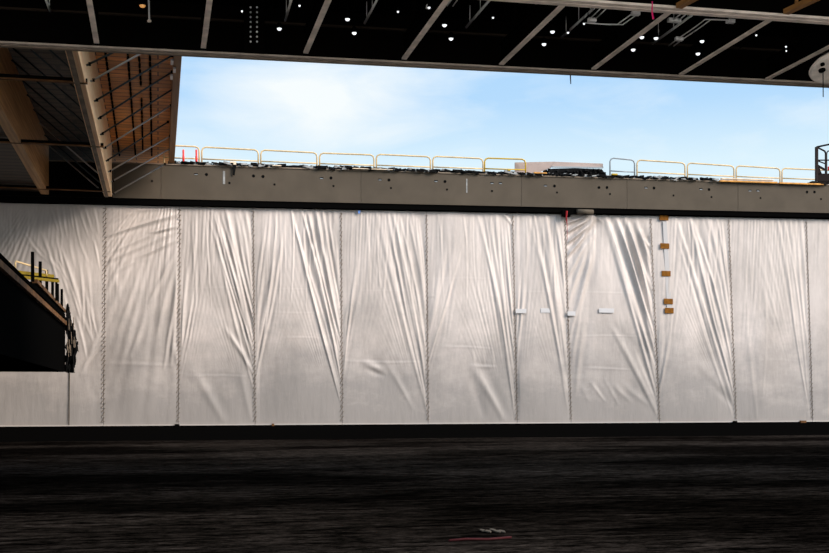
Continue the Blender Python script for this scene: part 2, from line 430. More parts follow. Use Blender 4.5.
def panel(i):
    xl0, xl1, xr0, xr1 = TOPX[i], BOTX[i], TOPX[i+1], BOTX[i+1]
    gap = .10
    nu = int(max(40, (xr0-xl0)*2.2)); nv = 300
    if i in (0, 10): nu = int((xr0-xl0)*1.1)
    u = np.linspace(0, 1, nu); v = np.linspace(0, 1, nv)
    U, V = np.meshgrid(u, v)
    XL = xl0+(xl1-xl0)*V+gap; XR = xr0+(xr1-xr0)*V-gap
    PX = XL+(XR-XL)*U
    PY = (y_top(PX)+3.0)*(1-V)+y_bot(PX)*V
    H = np.zeros_like(PX)
    for (x0, y0, x1, y1, w, a) in FOLDS.get(i, []):
        dx, dy = x1-x0, y1-y0; L2 = dx*dx+dy*dy; L = math.sqrt(L2)
        t = ((PX-x0)*dx+(PY-y0)*dy)/L2
        dist = ((PX-x0)*dy-(PY-y0)*dx)/L
        bow = math.sin(x0*3.1+y1)*L*.018
        dist = dist+bow*np.sin(np.clip(t, 0, 1)*math.pi)
        tc = np.clip(t, -.08, 1.08)
        taper = np.sin(np.clip((tc+.08)/1.16, 0, 1)*math.pi)**.7
        ww = w*(1.25-.45*np.clip(t, 0, 1))
        a = a*(.62 if i != 7 else .85)
        H += a*taper*(np.exp(-(dist/ww)**2)-.55*np.exp(-((dist-2.1*ww)/(1.3*ww))**2))
    # fine pleats fanning out of the lower right corner, and hanging down from the top
    def pleats(q, f0, f1, n):
        return sum(math.sin(rnd(0, 6))*0+np.sin(q*rnd(f0, f1)+rnd(0, 6.28)) for _ in range(n))/math.sqrt(n)
    patch = np.zeros_like(PX)
    for k in range(7):
        cx, cy = rnd(xl0, xr0), rnd(205, 420)
        patch += np.exp(-((PX-cx)/rnd(9, 20))**2-((PY-cy)/rnd(25, 70))**2)
    patch = np.clip(patch, 0, 1)
    if 2 <= i <= 9:
        yc = rnd(430, 470)
        H += .013*pleats((XR-PX)/(yc-PY), 90, 260, 6)*np.exp(-((U-.78)/.3)**2)*(.2+.8*patch)*np.clip((375-PY)/90, 0, 1)
        H += .010*pleats((PX-XL)/(yc-PY), 80, 240, 6)*np.exp(-((U-.15)/.25)**2)*(.15+.85*patch)*np.clip((365-PY)/90, 0, 1)
    if i in (0, 1):
        H += .014*pleats((PX-60 if i == 0 else 178-PX)/(PY-150), 40, 130, 6)*(.15+.85*patch)
    H += .007*pleats(PX+.05*(PY-205), .8, 2.2, 7)*np.clip(1-V/.55, 0, 1)*(.3+.7*patch)
    # edges are laced flat to the wall, the middle bellies a little
    H *= np.clip(np.minimum(U, 1-U)/.035, 0, 1)**.6*np.clip((1-V)/.02, 0, 1)
    H += .10*np.sin(np.pi*U)**.7*np.sin(np.pi*np.clip(V, 0, 1))**.5
    # slow billows
    for k in range(5):
        cx, cy = rnd(xl0, xr0), rnd(215, 415); sx, sy = rnd(8, 22), rnd(15, 50); am = rnd(-.07, .07)
        H += am*np.exp(-((PX-cx)/sx)**2-((PY-cy)/sy)**2)*np.clip(np.minimum(U, 1-U)/.06, 0, 1)
    a = (PX-CX)/F; c = (HY-PY)/F
    nn = N; p = P0-N*.35
    T = (p-CAM).dot(nn)/(a*nn.x+nn.y)
    X = a*T+nn.x*H; Y = T+nn.y*H; Z = CZ+c*T
    base = wp(ws((xl1+xr1)/2), ZP)
    co = np.stack([X-base.x, Y-base.y, Z-base.z], -1).reshape(-1, 3)
    me = bpy.data.meshes.new('tarpaulin_panel')
    idx = np.arange(nu*nv).reshape(nv, nu)
    q = np.stack([idx[1:, :-1], idx[1:, 1:], idx[:-1, 1:], idx[:-1, :-1]], -1).reshape(-1, 4)
    me.vertices.add(len(co)); me.vertices.foreach_set('co', co.ravel())
    me.loops.add(q.size); me.loops.foreach_set('vertex_index', q.ravel().astype(np.int32))
    me.polygons.add(len(q)); me.polygons.foreach_set('loop_start', (np.arange(len(q))*4).astype(np.int32))
    me.update(calc_edges=True); me.validate()
    for pl in me.polygons: pl.use_smooth = True
    me.materials.append(M['tarp'])
    o = bpy.data.objects.new('tarpaulin_panel', me); COL.objects.link(o); o.location = base
    sm = o.modifiers.new('thickness', 'SOLIDIFY'); sm.thickness = .01; sm.offset = -1
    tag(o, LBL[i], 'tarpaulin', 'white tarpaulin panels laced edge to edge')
    # lacing along the right edge
    if i < 10:
        b = MB(); n = 46; rr = random.Random(i); cord = []
        for k in range(n):
            t = (k+.5)/n; x = xr0+(xr1-xr0)*t; y = (y_top(x)+4)*(1-t)+(y_bot(x)-2)*t
            w = rr.uniform(.045, .075)*(1.5 if i < 2 or t > .6 else 1)
            j0, j1 = rr.uniform(-.03, .03), rr.uniform(-.03, .03)
            cord += [atw(x, y, -.31)-W*w+UP*j0, atw(x, y, -.30)+W*w+UP*j1]
        b.tube(cord, .017 if i > 1 else .020, 5)
        b.build('lacing', M['lacing'], o)
    if i == 0:
        sb_ = MB(); sb_.bar(atw(69.5, 360, -.24), atw(69, y_bot(69)-1, -.26), .03, .05)
        sb_.build('seam_strip', M['girder'], o)
    hb = MB(); xa, xb = max(xl1, -60)+.2, min(xr1, 905)-.2
    hb.bar(atw(xa, y_bot(xa)-.6, -.27), atw(xb, y_bot(xb)-.6, -.27), .05, .07)
    hb.build('hem_batten', M['hem'], o)
    return o
for i in range(11): panel(i)

# patches and tape on the tarps
pl_l = ['brown plywood patch at the top of the column, under the girder', 'brown plywood patch second from the top of the column',
        'brown plywood patch in the middle of the column of five', 'brown plywood patch directly above the lowest one', 'lowest brown plywood patch of the column']
for (x, y), l in zip(((664, 217.8), (664.8, 246), (666.2, 273.6), (668.4, 301.4), (669.2, 310.6)), pl_l):
    b = MB(); b.box(atw(x, y, -.235), .29, .02, .165 if y > 220 else .15)
    tag(b.build('plywood_patch', M['plywood'], bevel=.008), l, 'patch', 'plywood patches on the tarpaulin')
b = MB(); b.prism([atw(662.6, 221.5, -.272), atw(666.6, 221.5, -.272), atw(671.5, 312, -.272), atw(667, 312, -.272)], N*.02)
tag(b.build('tape_strip', M['strip']), 'pale vertical tape strip running behind the brown plywood patches', 'tape')
for (x0, x1, y, l) in ((515, 527, 311, 'white tape strip left end of the narrow tarpaulin panel'), (540, 553, 310.5, 'white tape strip right side of the narrow tarpaulin panel'),
                       (567, 576, 313.5, 'short white tape strip just right of the narrow panel'), (598, 615, 310.5, 'wide white tape strip on the swagged tarpaulin panel')):
    b = MB(); b.box(atw((x0+x1)/2, y, -.21), (x1-x0)/2*MPX, .01, .13); tag(b.build('tape_patch', M['tape']), l, 'tape', 'white tape patches on the tarpaulins')
b = MB(); b.prism([atw(357.8, 210.5, -.2), atw(360.6, 210.5, -.2), atw(359.8, 213.8, -.2), atw(358.2, 213.4, -.2)], N*.015)
tag(b.build('blue_tape', M['bluetape']), 'small blue tape mark under the girder on white tarpaulin', 'tape')
# clamps on the foot of the wall
for x, w, m, l in ((177, 2.4, 'black', 'black clamp on the plinth below the two red posts'), (273, 1.2, 'rust', 'tiny brown clamp on the plinth, second from left'),
                   (735, 2.2, 'black', 'flat black clamp on the plinth below the smooth panels'), (803, 3.6, 'rust', 'long brown clamp on the plinth at far right')):
    b = MB(); c = atw(x, y_bot(x)-.2, -.12); b.box(c, w*MPX, .08, .07).box(c-UP*.08, w*MPX*.7, .05, .05)
    tag(b.build('foot_clamp', M[m], bevel=.01), l, 'clamp', 'clamps at the foot of the tarpaulins')
# bits hanging under the girder
t = thing('hanging_bracket', 'black bracket and grey roller hung under the girder above swagged tarpaulin', 'bracket', atw(576, 213, .05))
b = MB(); b.box(atw(566, 213.5, -.02), .26, .12, .19); b.build('clamp_block', M['black'], t, bevel=.02)
b = MB(); b.tube([atw(577, 211.5, .05), atw(593, 212.2, .05)], .15, 14); b.build('roller', M['girder'], t, True)
b = MB(); b.box(atw(572, 213, -.02), .5, .06, .06); b.build('arm', M['black'], t)
b = MB(); b.tube([atw(566.8, 211, .14), atw(566.3, 217, .14), atw(567.2, 226, .12), atw(567.2, 240, .1)], [.07, .05, .018, .015], 6)
tag(b.build('red_ribbon', M['redribbon']), 'red ribbon hanging down the bunched corner of the tarpaulin', 'ribbon')

# ------------------------------------------------------------------ things on the girder
def guardrail(x0, y0, x1, y1, mid, m, label, off=-.55, lpost=True, rpost=True):
    s0, s1 = ws(x0, off), ws(x1, off); zt0, zt1 = atw(x0, y0, off).z, atw(x1, y1, off).z
    b0, b1 = z_top(s0)+.02, z_top(s1)+.02
    t = thing('guardrail', label, 'guardrail', wp((s0+s1)/2, min(b0, b1), off), 'guardrail sections along the girder')
    r = .045
    pts = [wp(s0, b0, off), wp(s0, zt0-.22, off), wp(s0+.06, zt0-.07, off), wp(s0+.22, zt0, off),
           wp(s1-.22, zt1, off), wp(s1-.06, zt1-.07, off), wp(s1, zt1-.22, off), wp(s1, b1, off)]
    b = MB(); b.tube(pts, r, 8); b.build('frame', m, t, True)
    b = MB(); b.tube([wp(s0, b0+(zt0-b0)*mid, off), wp(s1, b1+(zt1-b1)*mid, off)], r*.85, 8); b.build('mid_rail', m, t, True)
    for s, bz in ((s0, b0), (s1, b1)):
        c = MB(); c.box(wp(s, bz+.03, off), .10, .10, .03); c.build('foot_plate', M['flange_dark'], t)
R_ = [(164, 145.2, 199.2, 146.8), (201.8, 147, 258.3, 150), (260.8, 150, 317, 152.8), (319.6, 153, 374, 155), (376.4, 154.3, 430.4, 156.8),
      (432.8, 156.3, 483, 158.6), (484.6, 158, 525.5, 159.4), (610, 158, 634.6, 160), (637, 160, 685, 163), (687.4, 163, 734, 166), (736.2, 165.8, 780, 168.4), (782, 168.2, 834, 170.6)]
RL = ['faded yellow guardrail behind the two red posts beside the timber roof', 'faded yellow guardrail first right of the red posts', 'faded yellow guardrail second right of the red posts',
      'faded yellow guardrail third right of the red posts', 'faded yellow guardrail fourth right of the red posts', 'yellow guardrail just left of the brightest yellow one',
      'short bright yellow guardrail overlapping the pale sheet cladding', 'short grey guardrail right of the pale sheet cladding', 'faded yellow guardrail touching the short grey one',
      'faded yellow guardrail second right of the short grey one', 'faded yellow guardrail above the left end of the orange plank', 'faded yellow guardrail running behind the dark lift basket']
for k, (r, l) in enumerate(zip(R_, RL)):
    guardrail(*r, .42, M['yellow'] if k == 6 else M['greyrail'] if k == 7 else M['rail'], l)
for x0, l in ((183.6, 'left red marker post beside the timber roof edge'), (196.6, 'right red marker post before the guardrail join')):
    t = thing('marker_post', l, 'post', wp(ws(x0), z_top(ws(x0))+.06, -.3), 'red marker posts')
    b = MB(); p = wp(ws(x0), z_top(ws(x0))+.06, -.3); top = atw(x0-.3, 149.5, -.3)
    b.tube([p, p+(top-p)*.6, p+(top-p)*.62, p+(top-p)*.95, top], [.07, .06, .05, .055, .03], 10); b.build('post', M['red'], t, True)
    b = MB(); b.lathe(p, UP, [(.13, 0), (.13, .06), (.08, .10)], 12); b.build('base', M['rubber'], t)
# torn roofing membrane and scrap along the top edge: nobody could count it
b = MB(); c = MB()
for k in range(1000):
    x = rnd(172, 829); s = ws(x)
    if 716 < x < 812: continue
    h = rnd(.04, .15); w = rnd(.04, .24)
    tgt = b if rnd(0, 1) < .70 else c
    ax = (W+UP*rnd(-.25, .25)).normalized(); az = ax.cross(D).normalized()*-1
    tgt.box(wp(s, z_top(s)+.07+rnd(0, .12), rnd(-.45, .05)), w, rnd(.05, .2), h*.5, ax, D, UP)
bo = tag(b.build('torn_membrane', M['membrane']), 'torn black roofing membrane strewn along the girder top', 'debris', kind='stuff')
co = tag(c.build('scrap_sheets', M['scrap']), 'pale scraps of sheet mixed in the torn membrane on the girder', 'debris', kind='stuff')
# drooping membrane flap
b = MB(); pts = [(232.4, 165, .10), (236.5, 165, .10), (235.4, 170, .09), (234.6, 175.5, .07), (232.6, 175, .06), (233, 170, .09)]
b.prism([atw(x, y, o) for x, y, o in pts], N*.05); tag(b.build('membrane_flap', M['membrane'], bevel=.01), 'black membrane flap drooping over the girder face', 'flap')
b = MB(); b.box(wp(ws(233), z_top(ws(233))+.2, -.05), .17, .14, .09); tag(b.build('timber_block', M['paleplank'], bevel=.01), 'pale timber block above the drooping membrane flap', 'block')
for (x0, x1, dy, m, h, l) in ((718.5, 776, 1.2, 'plank', .11, 'long orange plank along the girder top at right'), (720, 772, -1.2, 'paleplank', .07, 'pale plank lying on the long orange plank'),
                         (778, 822, 1.5, 'plank', .10, 'orange plank on the girder top below the lift basket'), (272, 281, 0, 'paleplank', .06, 'short pale board under the second guardrail join'),
                         (352, 392, .4, 'paleplank', .05, 'thin pale board on the girder top, third guardrail'), (533, 546, -1, 'plank', .08, 'short orange board left of black heap'),
                         (611, 616.5, -2, 'yellow', .09, 'small yellow block at the foot of the grey guardrail'), (507, 509.5, -3, 'yellow', .12, 'small yellow block below the bright yellow guardrail')):
    s0, s1 = ws(x0), ws(x1); b = MB()
    b.bar(wp(s0, z_top(s0)+.12-dy*.06, .10), wp(s1, z_top(s1)+.12-dy*.06, .10), .2, h*.95)
    tag(b.build('plank' if x1-x0 > 8 else 'block', M[m], bevel=.01), l, 'plank' if x1-x0 > 8 else 'block')
# sheet cladding over a black heap
t = thing('sheet_cladding', 'pale sheet cladding panels propped over a black heap on the girder', 'cladding', wp(ws(560), z_top(ws(560))+.1, -1.2))
b = MB(); b.prism([atw(515, 162.4, -.9), atw(555, 161.6, -.9), atw(551, 167.6, -.9), atw(534, 174.5, -.9), atw(515, 173, -.9)], N*-.08); b.build('left_sheet', M['sheet'], t)
b = MB(); b.prism([atw(555, 161.7, -.86), atw(603, 163.6, -.86), atw(603, 168.2, -.86), atw(551, 167, -.86)], N*-.08); b.build('long_sheet', M['sheet'], t)
b = MB(); b.bar(atw(552, 166.9, -.8), atw(603, 167.6, -.8), .08, .07); b.build('edge_trim', M['greyrail'], t)
b = MB(); 
poly = [(536, 175.5), (545, 171.5), (552, 168.6), (575, 168), (602, 169.2), (606, 175), (606, 178.5), (536, 177)]
b.prism([atw(x, y, -.5) for x, y in poly], N*-.3)
hp = random.Random(3)
for k in range(70):
    x = hp.uniform(544, 603); y = hp.uniform(169.5, 177)
    b.tube([atw(x, y, -.45), atw(x+hp.uniform(-4, 4), y+hp.uniform(-1, 1.5), -.3)], hp.uniform(.04, .09), 5)
tag(b.build('membrane_heap', M['membrane']), 'black heap of rolled membrane under the pale sheet cladding', 'heap')

# ------------------------------------------------------------------ canopy over the yard
Z0 = 12.0; ZD = 13.35
def epl(along_, back, z): return Vector((E0.x, E0.y, 0)) + WC*along_ + NC*back + UP*z
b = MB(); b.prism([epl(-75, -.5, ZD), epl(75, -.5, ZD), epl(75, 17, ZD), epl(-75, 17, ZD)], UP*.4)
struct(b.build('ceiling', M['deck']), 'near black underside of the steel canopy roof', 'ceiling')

t = thing('edge_beam', 'long steel edge beam of the canopy crossing below the dark ceiling', 'beam', epl(0, 0, Z0))
b = MB(); b.bar(epl(-60, .05, Z0-.005), epl(60, .05, Z0-.005), .20, .05); b.build('bottom_flange', M['edgeflange'], t)
b = MB(); b.bar(epl(-60, -.16, Z0+.01), epl(60, -.16, Z0+.01), .16, .11); b.build('gutter_angle', M['flange_dark'], t)
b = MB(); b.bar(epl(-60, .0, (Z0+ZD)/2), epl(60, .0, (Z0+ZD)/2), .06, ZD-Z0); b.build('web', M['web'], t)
b = MB(); b.bar(epl(-60, .07, Z0+.93), epl(60, .07, Z0+.93), .1, .05); b.build('stiffener_angle', M['webline'], t)
ep = edge_pt(254); q = ep+NC*.25
b = MB(); b.box(q+UP*(Z0+.62), .28, .03, .62, WC, NC); b.build('splice_plate', M['web'], t)
for x in (250.6, 257.0):
    for k in range(9):
        y = 2.5+k*4.9; r = ray(x, y); tt = (q+NC*.03).dot(NC)/Vector((r.x, r.y, 0)).dot(NC); p = CAM+r*tt
        c = MB(); c.lathe(p, NC, [(.028, 0), (.028, .02), (.016, .03)], 8); c.build('bolt', M['galv'], t)

# inner double girder
IA = atz(755, 16, Z0-.06)
def ipl(a, back, z): return Vector((IA.x, IA.y, 0)) + vp(6000)*a + NC*back + UP*z
t = thing('inner_girder', 'broad pale steel girder across the joists at upper right', 'girder', IA)
for nm, o, w, m in (('front_flange', .115, .17, 'flange'), ('rear_flange', -.115, .17, 'flange')):
    b = MB(); b.bar(ipl(-30, o, Z0-.05), ipl(40, o, Z0-.05), w, .06); b.build(nm, M[m], t)
b = MB(); b.bar(ipl(-30, .0, Z0+.02), ipl(40, .0, Z0+.02), .10, .06); b.build('groove_plate', M['flange_dark'], t)
b = MB(); b.bar(ipl(-30, .115, (Z0+ZD)/2), ipl(40, .115, (Z0+ZD)/2), .05, ZD-Z0-.05).bar(ipl(-30, -.115, (Z0+ZD)/2), ipl(40, -.115, (Z0+ZD)/2), .05, ZD-Z0-.05); b.build('web', M['web'], t)

joist_x = [(96.5, 44.0), (204, 49), (307, 54), (406, 60), (504, 65.5), (597, 70), (685, 75.5), (772, 80)]
JD = D
for k, (x, y) in enumerate(joist_x):
    p = atz(x-(x-150)/95, y, Z0+.02)+NC*.12
    # to the inner girder
    tt = (Vector((IA.x, IA.y, 0))-Vector((p.x, p.y, 0))).dot(NC)/(-JD).dot(NC)
    q = p-JD*(tt-.3)
    t = thing('ceiling_joist', f'pale steel joist under the canopy, {ORD[k]} from the left' if k < 7 else 'pale steel joist nearest the round dish at upper right', 'joist', p, 'canopy joists')
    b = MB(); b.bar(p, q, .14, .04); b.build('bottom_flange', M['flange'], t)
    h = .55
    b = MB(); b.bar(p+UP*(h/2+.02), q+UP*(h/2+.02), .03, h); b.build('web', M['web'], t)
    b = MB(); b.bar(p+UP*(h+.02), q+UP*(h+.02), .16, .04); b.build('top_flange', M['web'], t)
    for e in (.25, .6):
        c = MB(); c.box(p+(q-p)*e+UP*((ZD-Z0+h)/2), .05, .05, (ZD-Z0-h)/2); c.build('hanger', M['web'], t)

# thin pipes between the joists at deck level
for k, (x0, y0, x1, y1) in enumerate(((44.5, -4, 51, 13), (293, -6, 285, 22), (379, -4, 364, 25), (493, -4, 465, 29), (594, 8, 560, 39), (692, 15, 651, 45), (785, 18, 738, 49))):
    p, q = atz(x1, y1, Z0+.86)+NC*.15, atz(x0, y0, Z0+.86)
    b = MB(); b.tube([p, q], .035 if k < 6 else .02, 8)
    for e in (.15, .55, .9): b.tube([p+(q-p)*e, p+(q-p)*e+UP*(ZD-Z0-.86)], .012, 6)
    tag(b.build('ceiling_pipe', M['galv'] if k < 6 else M['web'], None, True), f'thin pipe hung between ceiling joists, {ORD[k]} pipe from the left', 'pipe', 'pipes between the joists')
# vertical drop with end fitting, upper left
t = thing('drop_rod', 'thin vertical drop rod with pale end fitting near the ceiling at left', 'rod', atz(149.3, 20.5, 12.45))
p = atz(149.3, 20.5, 12.45); pt = atz(148.6, -6, 12.75)
b = MB(); b.tube([p, pt], .025, 8); b.tube([pt, pt+UP*(ZD-pt.z)], .015, 6); b.build('rod', M['galv'], t)
b = MB(); b.lathe(p-UP*.04, UP, [(.05, 0), (.06, .03), (.03, .07)], 12); b.build('end_fitting', M['flange'], t)

# conduit runs with boxes
def conduit(pts, boxes, label):
    z = Z0+.45
    P = [atz(x, y, z) for x, y in pts]
    t = thing('conduit_run', label, 'conduit', P[0], 'conduit runs')
    for off in (-.075, .075):
        b = MB(); Q = [p+WC*off for p in P]; b.tube(Q, .017, 6)
        b.build('conduit', M['galv'], t, True)
    b = MB()
    for p in (P[0], P[-1]): b.tube([p, p+UP*(ZD-z)], .012, 6)
    b.build('hanger', M['web'], t)
    for x, y in boxes:
        p = atz(x, y, z); b = MB(); b.box(p, .11, .07, .05); b.build('junction_box', M['galv'], t, bevel=.01)
conduit([(604, 8), (593, 18.5)], [(592, 20)], 'double conduit with junction box right of the fifth ceiling joist')
conduit([(588, 23), (604, 24.3), (620, 24.5), (635.5, 13.5)], [(635.6, 13.4)], 'cranked double conduit left of the magenta ribbon')
conduit([(684, 13.5), (676, 20)], [(671.8, 20.2), (676.5, 20.7)], 'short double conduit with two boxes right of the magenta ribbon')
conduit([(671, 46), (681, 38.5), (698, 27), (708, 19.5), (728, 20)], [(730.5, 21.3), (679, 39)], 'long cranked double conduit left of the seventh joist')
conduit([(457, -4), (450, 6)], [(430.5, 6.8)], 'short double conduit against the fourth ceiling joist')

# small round ceiling lamps
def make_lamp(label, warm=False):
    t = thing('ceiling_lamp', label, 'lamp', (0, 0, 0), 'round lamps under the canopy')
    b = MB(); b.lathe(Vector((0, 0, 0)), UP, [(.085, -.01), (.09, .05), (.07, .13), (.03, .16)], 16); b.build('housing', M['black'], t)
    b = MB(); b.lathe(Vector((0, 0, 0)), UP, [(.02, -.068), (.055, -.055), (.078, -.025), (.08, -.011)], 16); b.build('lens', M['lensw'] if warm else M['lens'], t, True)
    b = MB(); b.tube([Vector((0, 0, .16)), Vector((0, 0, ZD-12.4))], .012, 6); b.build('stem', M['black'], t)
    return t
lamps = [(279.3, 28, 'lone lamp between second and third joists'), (347.5, 18.5, 'upper lamp between third and fourth joists'), (354.3, 32.3, 'lower lamp between third and fourth joists'),
 (444.5, 24.5, 'upper lamp between fourth and fifth joists'), (451, 38, 'lower lamp between fourth and fifth joists'), (552.5, 31, 'upper lamp between fifth and sixth joists'),
 (544, 43.5, 'lower lamp between fifth and sixth joists'), (641.8, 36.5, 'lamp touching the sixth joist, left one of the level pair'), (656, 37.5, 'right one of the level lamp pair by the sixth joist'), (633.2, 49, 'lower lamp just below the level pair by the sixth joist'),
 (702, 40.5, 'upper lamp just left of the seventh joist'), (698, 53, 'lower lamp just left of the seventh joist')]
small = [(242, 10.5, 'small lamp left of the double row of bolts', .55), (299.5, 5, 'small lamp at the top of the frame left of the third joist', .6), (398, 11, 'small lamp left of the fourth joist', .6),
 (429, 7, 'small lamp on the fourth joist near its top', .85), (493, 17, 'small lamp left of the inner girder end', .6), (584, 23, 'small lamp beside the cranked conduit', .6), (568, 32, 'small lamp on the fifth thin pipe', .7),
 (756.3, 34.5, 'small lamp right of the seventh joist', .6), (786, 46, 'upper of two tiny lamps left of the dish', .6), (786.3, 50.2, 'lower of two tiny lamps left of the dish', .45)]
proto = None
for x, y, l in lamps:
    p = atz(x, y, 12.2 if y > 50 else 12.4)
    if proto is None: proto = o = make_lamp('small round white '+l); proto.location = p
    else: o = dup(proto, p, 'small round white '+l)
    o.scale = (.8, .8, 1)
for x, y, l, sc in small:
    o = dup(proto, atz(x, y, 12.4), 'tiny white '+l[6:] if l.startswith('small ') else l.replace('tiny lamps', 'tiny white lamps'))
    o.scale = (sc*.6, sc*.6, .7)
o = make_lamp('amber glowing lamp left of the thin vertical drop rod', True); o.location = atz(142.5, 5, 12.4)

# two timbers beyond the inner girder
for (x0, y0, x1, y1, l) in ((679, 6, 706, -9, 'orange timber above the inner girder near the magenta ribbon'), (786, 12, 822, -5, 'orange timber above the inner girder at far right')):
    z = Z0-.05; p, q = atz(x0, y0, z), atz(x1, y1, z); q = p+(q-p)*3
    b = MB(); b.bar(p, q, .17, .12); b.bar(p+UP*.5, p+UP*.9, .06, .06, D); b.bar(q+UP*.1, q+UP*(ZD-z), .06, .06, D); b.bar(p+(q-p)*.1+UP*.1, p+(q-p)*.1+UP*(ZD-z), .06, .06, D)
    tag(b.build('ceiling_timber', M['edgewood']), l, 'timber')
# ribbons
b = MB(); p = atz(652.3, 4, Z0-.1); p = atY(652.3, 3.5, p.y-.5); b.tube([p+UP*.05, p, atY(652, 12, p.y), atY(653.2, 19, p.y)], [.018, .016, .02, .024], 6)
tag(b.build('hanging_ribbon', M['magenta']), 'magenta ribbon hanging from the inner steel girder', 'ribbon')
ep = edge_pt(570.5)-NC*.33
b = MB(); b.tube([atY(570.6, 69, ep.y), atY(570.4, 76, ep.y), atY(570.8, 84, ep.y)], [.022, .02, .014], 6)
tag(b.build('hanging_ribbon', M['maroon']), 'thin dark red ribbon hanging against the sky from the edge beam', 'ribbon')
# round dish at upper right
dc = atY(836, 67.6, 29.5)
t = thing('hanging_dish', 'round pale dish with dark centre hung under the canopy at right edge', 'dish', dc)
ax = Vector((-.03, .42, .9)).normalized(); ax = Vector((.10, -.34, -.92)).normalized()
b = MB(); b.lathe(dc, ax, [(.65, -.02), (.66, .0), (.62, .03), (.35, .05), (.02, .055)], 40); b.build('face', M['dish'], t)
b = MB(); b.lathe(dc, ax, [(.30, -.22), (.58, -.14), (.67, -.05), (.665, -.015)], 40); b.build('rim', M['flange'], t)
def on_dish(x, y):
    r = ray(x, y); return CAM+r*((dc+ax*.06-CAM).dot(ax)/r.dot(ax))
for (x, y, r) in ((822.6, 64.5, .055), (822.0, 70.2, .09)):
    c = MB(); c.lathe(on_dish(x, y), ax, [(r, -.03), (r, .02)], 14); c.build('fitting', M['hole'], t)
b = MB(); p = on_dish(823, 70); b.tube([p, atY(823.2, 97, p.y)], .012, 6); b.build('pull_cord', M['black'], t)
b = MB(); b.tube([dc-ax*.2, Vector((dc.x, dc.y, ZD))], .03, 8); b.build('stem', M['black'], t)

# ------------------------------------------------------------------ timber roof at upper left
ZL, ZH, ZE = 13.17, 15.93, 15.0
def dpl(p, Y):                     # along the beam direction to depth Y
    return p + D*((Y-p.y)/D.y)
b1 = atz(112, 197, ZL); b1 = Vector((b1.x, b1.y, 0)); b2p = atz(41, 180, ZL); b2p = Vector((b2p.x, b2p.y, 0))
ee = atz(182, 55, ZE); ee = Vector((ee.x, ee.y, 0))
t = thing('timber_roof_module', 'slanting timber roof section with glued beams and rods at upper left', 'roof', dpl(b1, 48)+UP*ZL)
YN = 33.2
def wy(p, y): return dpl(p, y)
def beam(name, p, y0, y1, zlo, zhi, width, m, side):
    b = MB(); a = wy(p, y0); c = wy(p, y1)
    poly = [a+UP*zlo, a+W*(side*width)+UP*zlo, a+W*(side*width)+UP*zhi, a+UP*zhi]
    b.prism(poly, c-a); return b.build(name, m, t, bevel=.02)
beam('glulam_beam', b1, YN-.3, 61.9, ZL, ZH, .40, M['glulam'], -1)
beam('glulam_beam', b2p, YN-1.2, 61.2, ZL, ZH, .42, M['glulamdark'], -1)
b = MB()                              # steel channel under the left face of the right hand beam
a, c = wy(b1, YN-.3)-W*.27, wy(b1, 61.9)-W*.27
b.bar(a+UP*(ZL-.01), c+UP*(ZL-.01), .17, .05); b.build('bottom_plate', M['flange_dark'], t)
beam('edge_beam', ee, YN, 62.0, ZE, ZH+.3, .30, M['edgewood'], -1)
def soff(name, pa, pb, z, y0, y1, m, th=.25):
    b = MB(); b.prism([wy(pa, y0)+UP*z, wy(pb, y0+(pb-pa).dot(W)*W.y)+UP*z, wy(pb, y1+(pb-pa).dot(W)*W.y)+UP*z, wy(pa, y1)+UP*z], UP*th)
    return b.build(name, m, t)
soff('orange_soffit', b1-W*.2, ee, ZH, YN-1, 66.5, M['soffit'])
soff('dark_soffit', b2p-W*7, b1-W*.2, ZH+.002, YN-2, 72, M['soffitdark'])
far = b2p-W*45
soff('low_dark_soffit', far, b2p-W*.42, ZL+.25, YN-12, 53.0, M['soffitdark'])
# steel ties
for (x0, y0, x1, y1) in ((-30, 76.6, 87.5, 82.5), (-20, 138.2, 103.5, 146.2), (-10, 187.3, 110.5, 191)):
    q = atz(x1, y1, ZL+.04); p = q-W*(7.5)
    b = MB(); b.bar(p+UP*.06, q+UP*.06, .10, .13); tb = b.build('steel_tie', M['black'], t)
    b = MB(); b.bar(p-UP*.03-D*.02, q-UP*.03-D*.02, .16, .05); b.build('tie_flange', M['rust'], tb)
# bracing rods, right bay
rods = [((89, 64), (115, 51.5)), ((93, 80), (143, 52)), ((96.5, 100), (172, 55.5)), ((100, 117.5), (172, 72)), ((102.3, 133.5), (173, 89)), ((105, 147.5), (171, 105.5)), ((107.7, 160), (168, 122)), ((110, 171), (170, 136)), ((113, 180.8), (171, 148)), ((113.5, 193.5), (165, 164))]
for k, (pa, pb) in enumerate(rods):
    p = atz(*pa, ZL+.12)
    r = ray(*pb); u = D                     # the rod lies square to the beam
    tt = (p-CAM).dot(D)/r.dot(D); q = CAM+r*tt
    d = (q-p)
    if k < 2: q = p+d*(2.7/d.dot(W)); 
    b = MB(); b.tube([p-d.normalized()*.1, q], .037, 8); rb = b.build('brace_rod', M['rodlight'] if k in (1, 5, 7, 8, 9) else M['rod'], t, True)
    b = MB(); b.box(p+W*.02, .04, .05, .05); b.build('end_bracket', M['black'], rb); b = MB(); b.box(q, .05, .07, .05); b.build('end_bracket', M['black'], rb)
# rods of the dark bay run the other way
for k in range(11):
    Y = 35.5+k*2.6
    p = wy(b1, Y)-W*.42+UP*(ZL+.15); L = (b1-b2p).dot(W)
    q = p-W*(L-.5)+UP*2.3-D*.2
    b = MB(); b.tube([p, q], .036, 8); b.build('brace_rod', M['rodlight'] if k in (8, 10) else M['rod'], t, True)
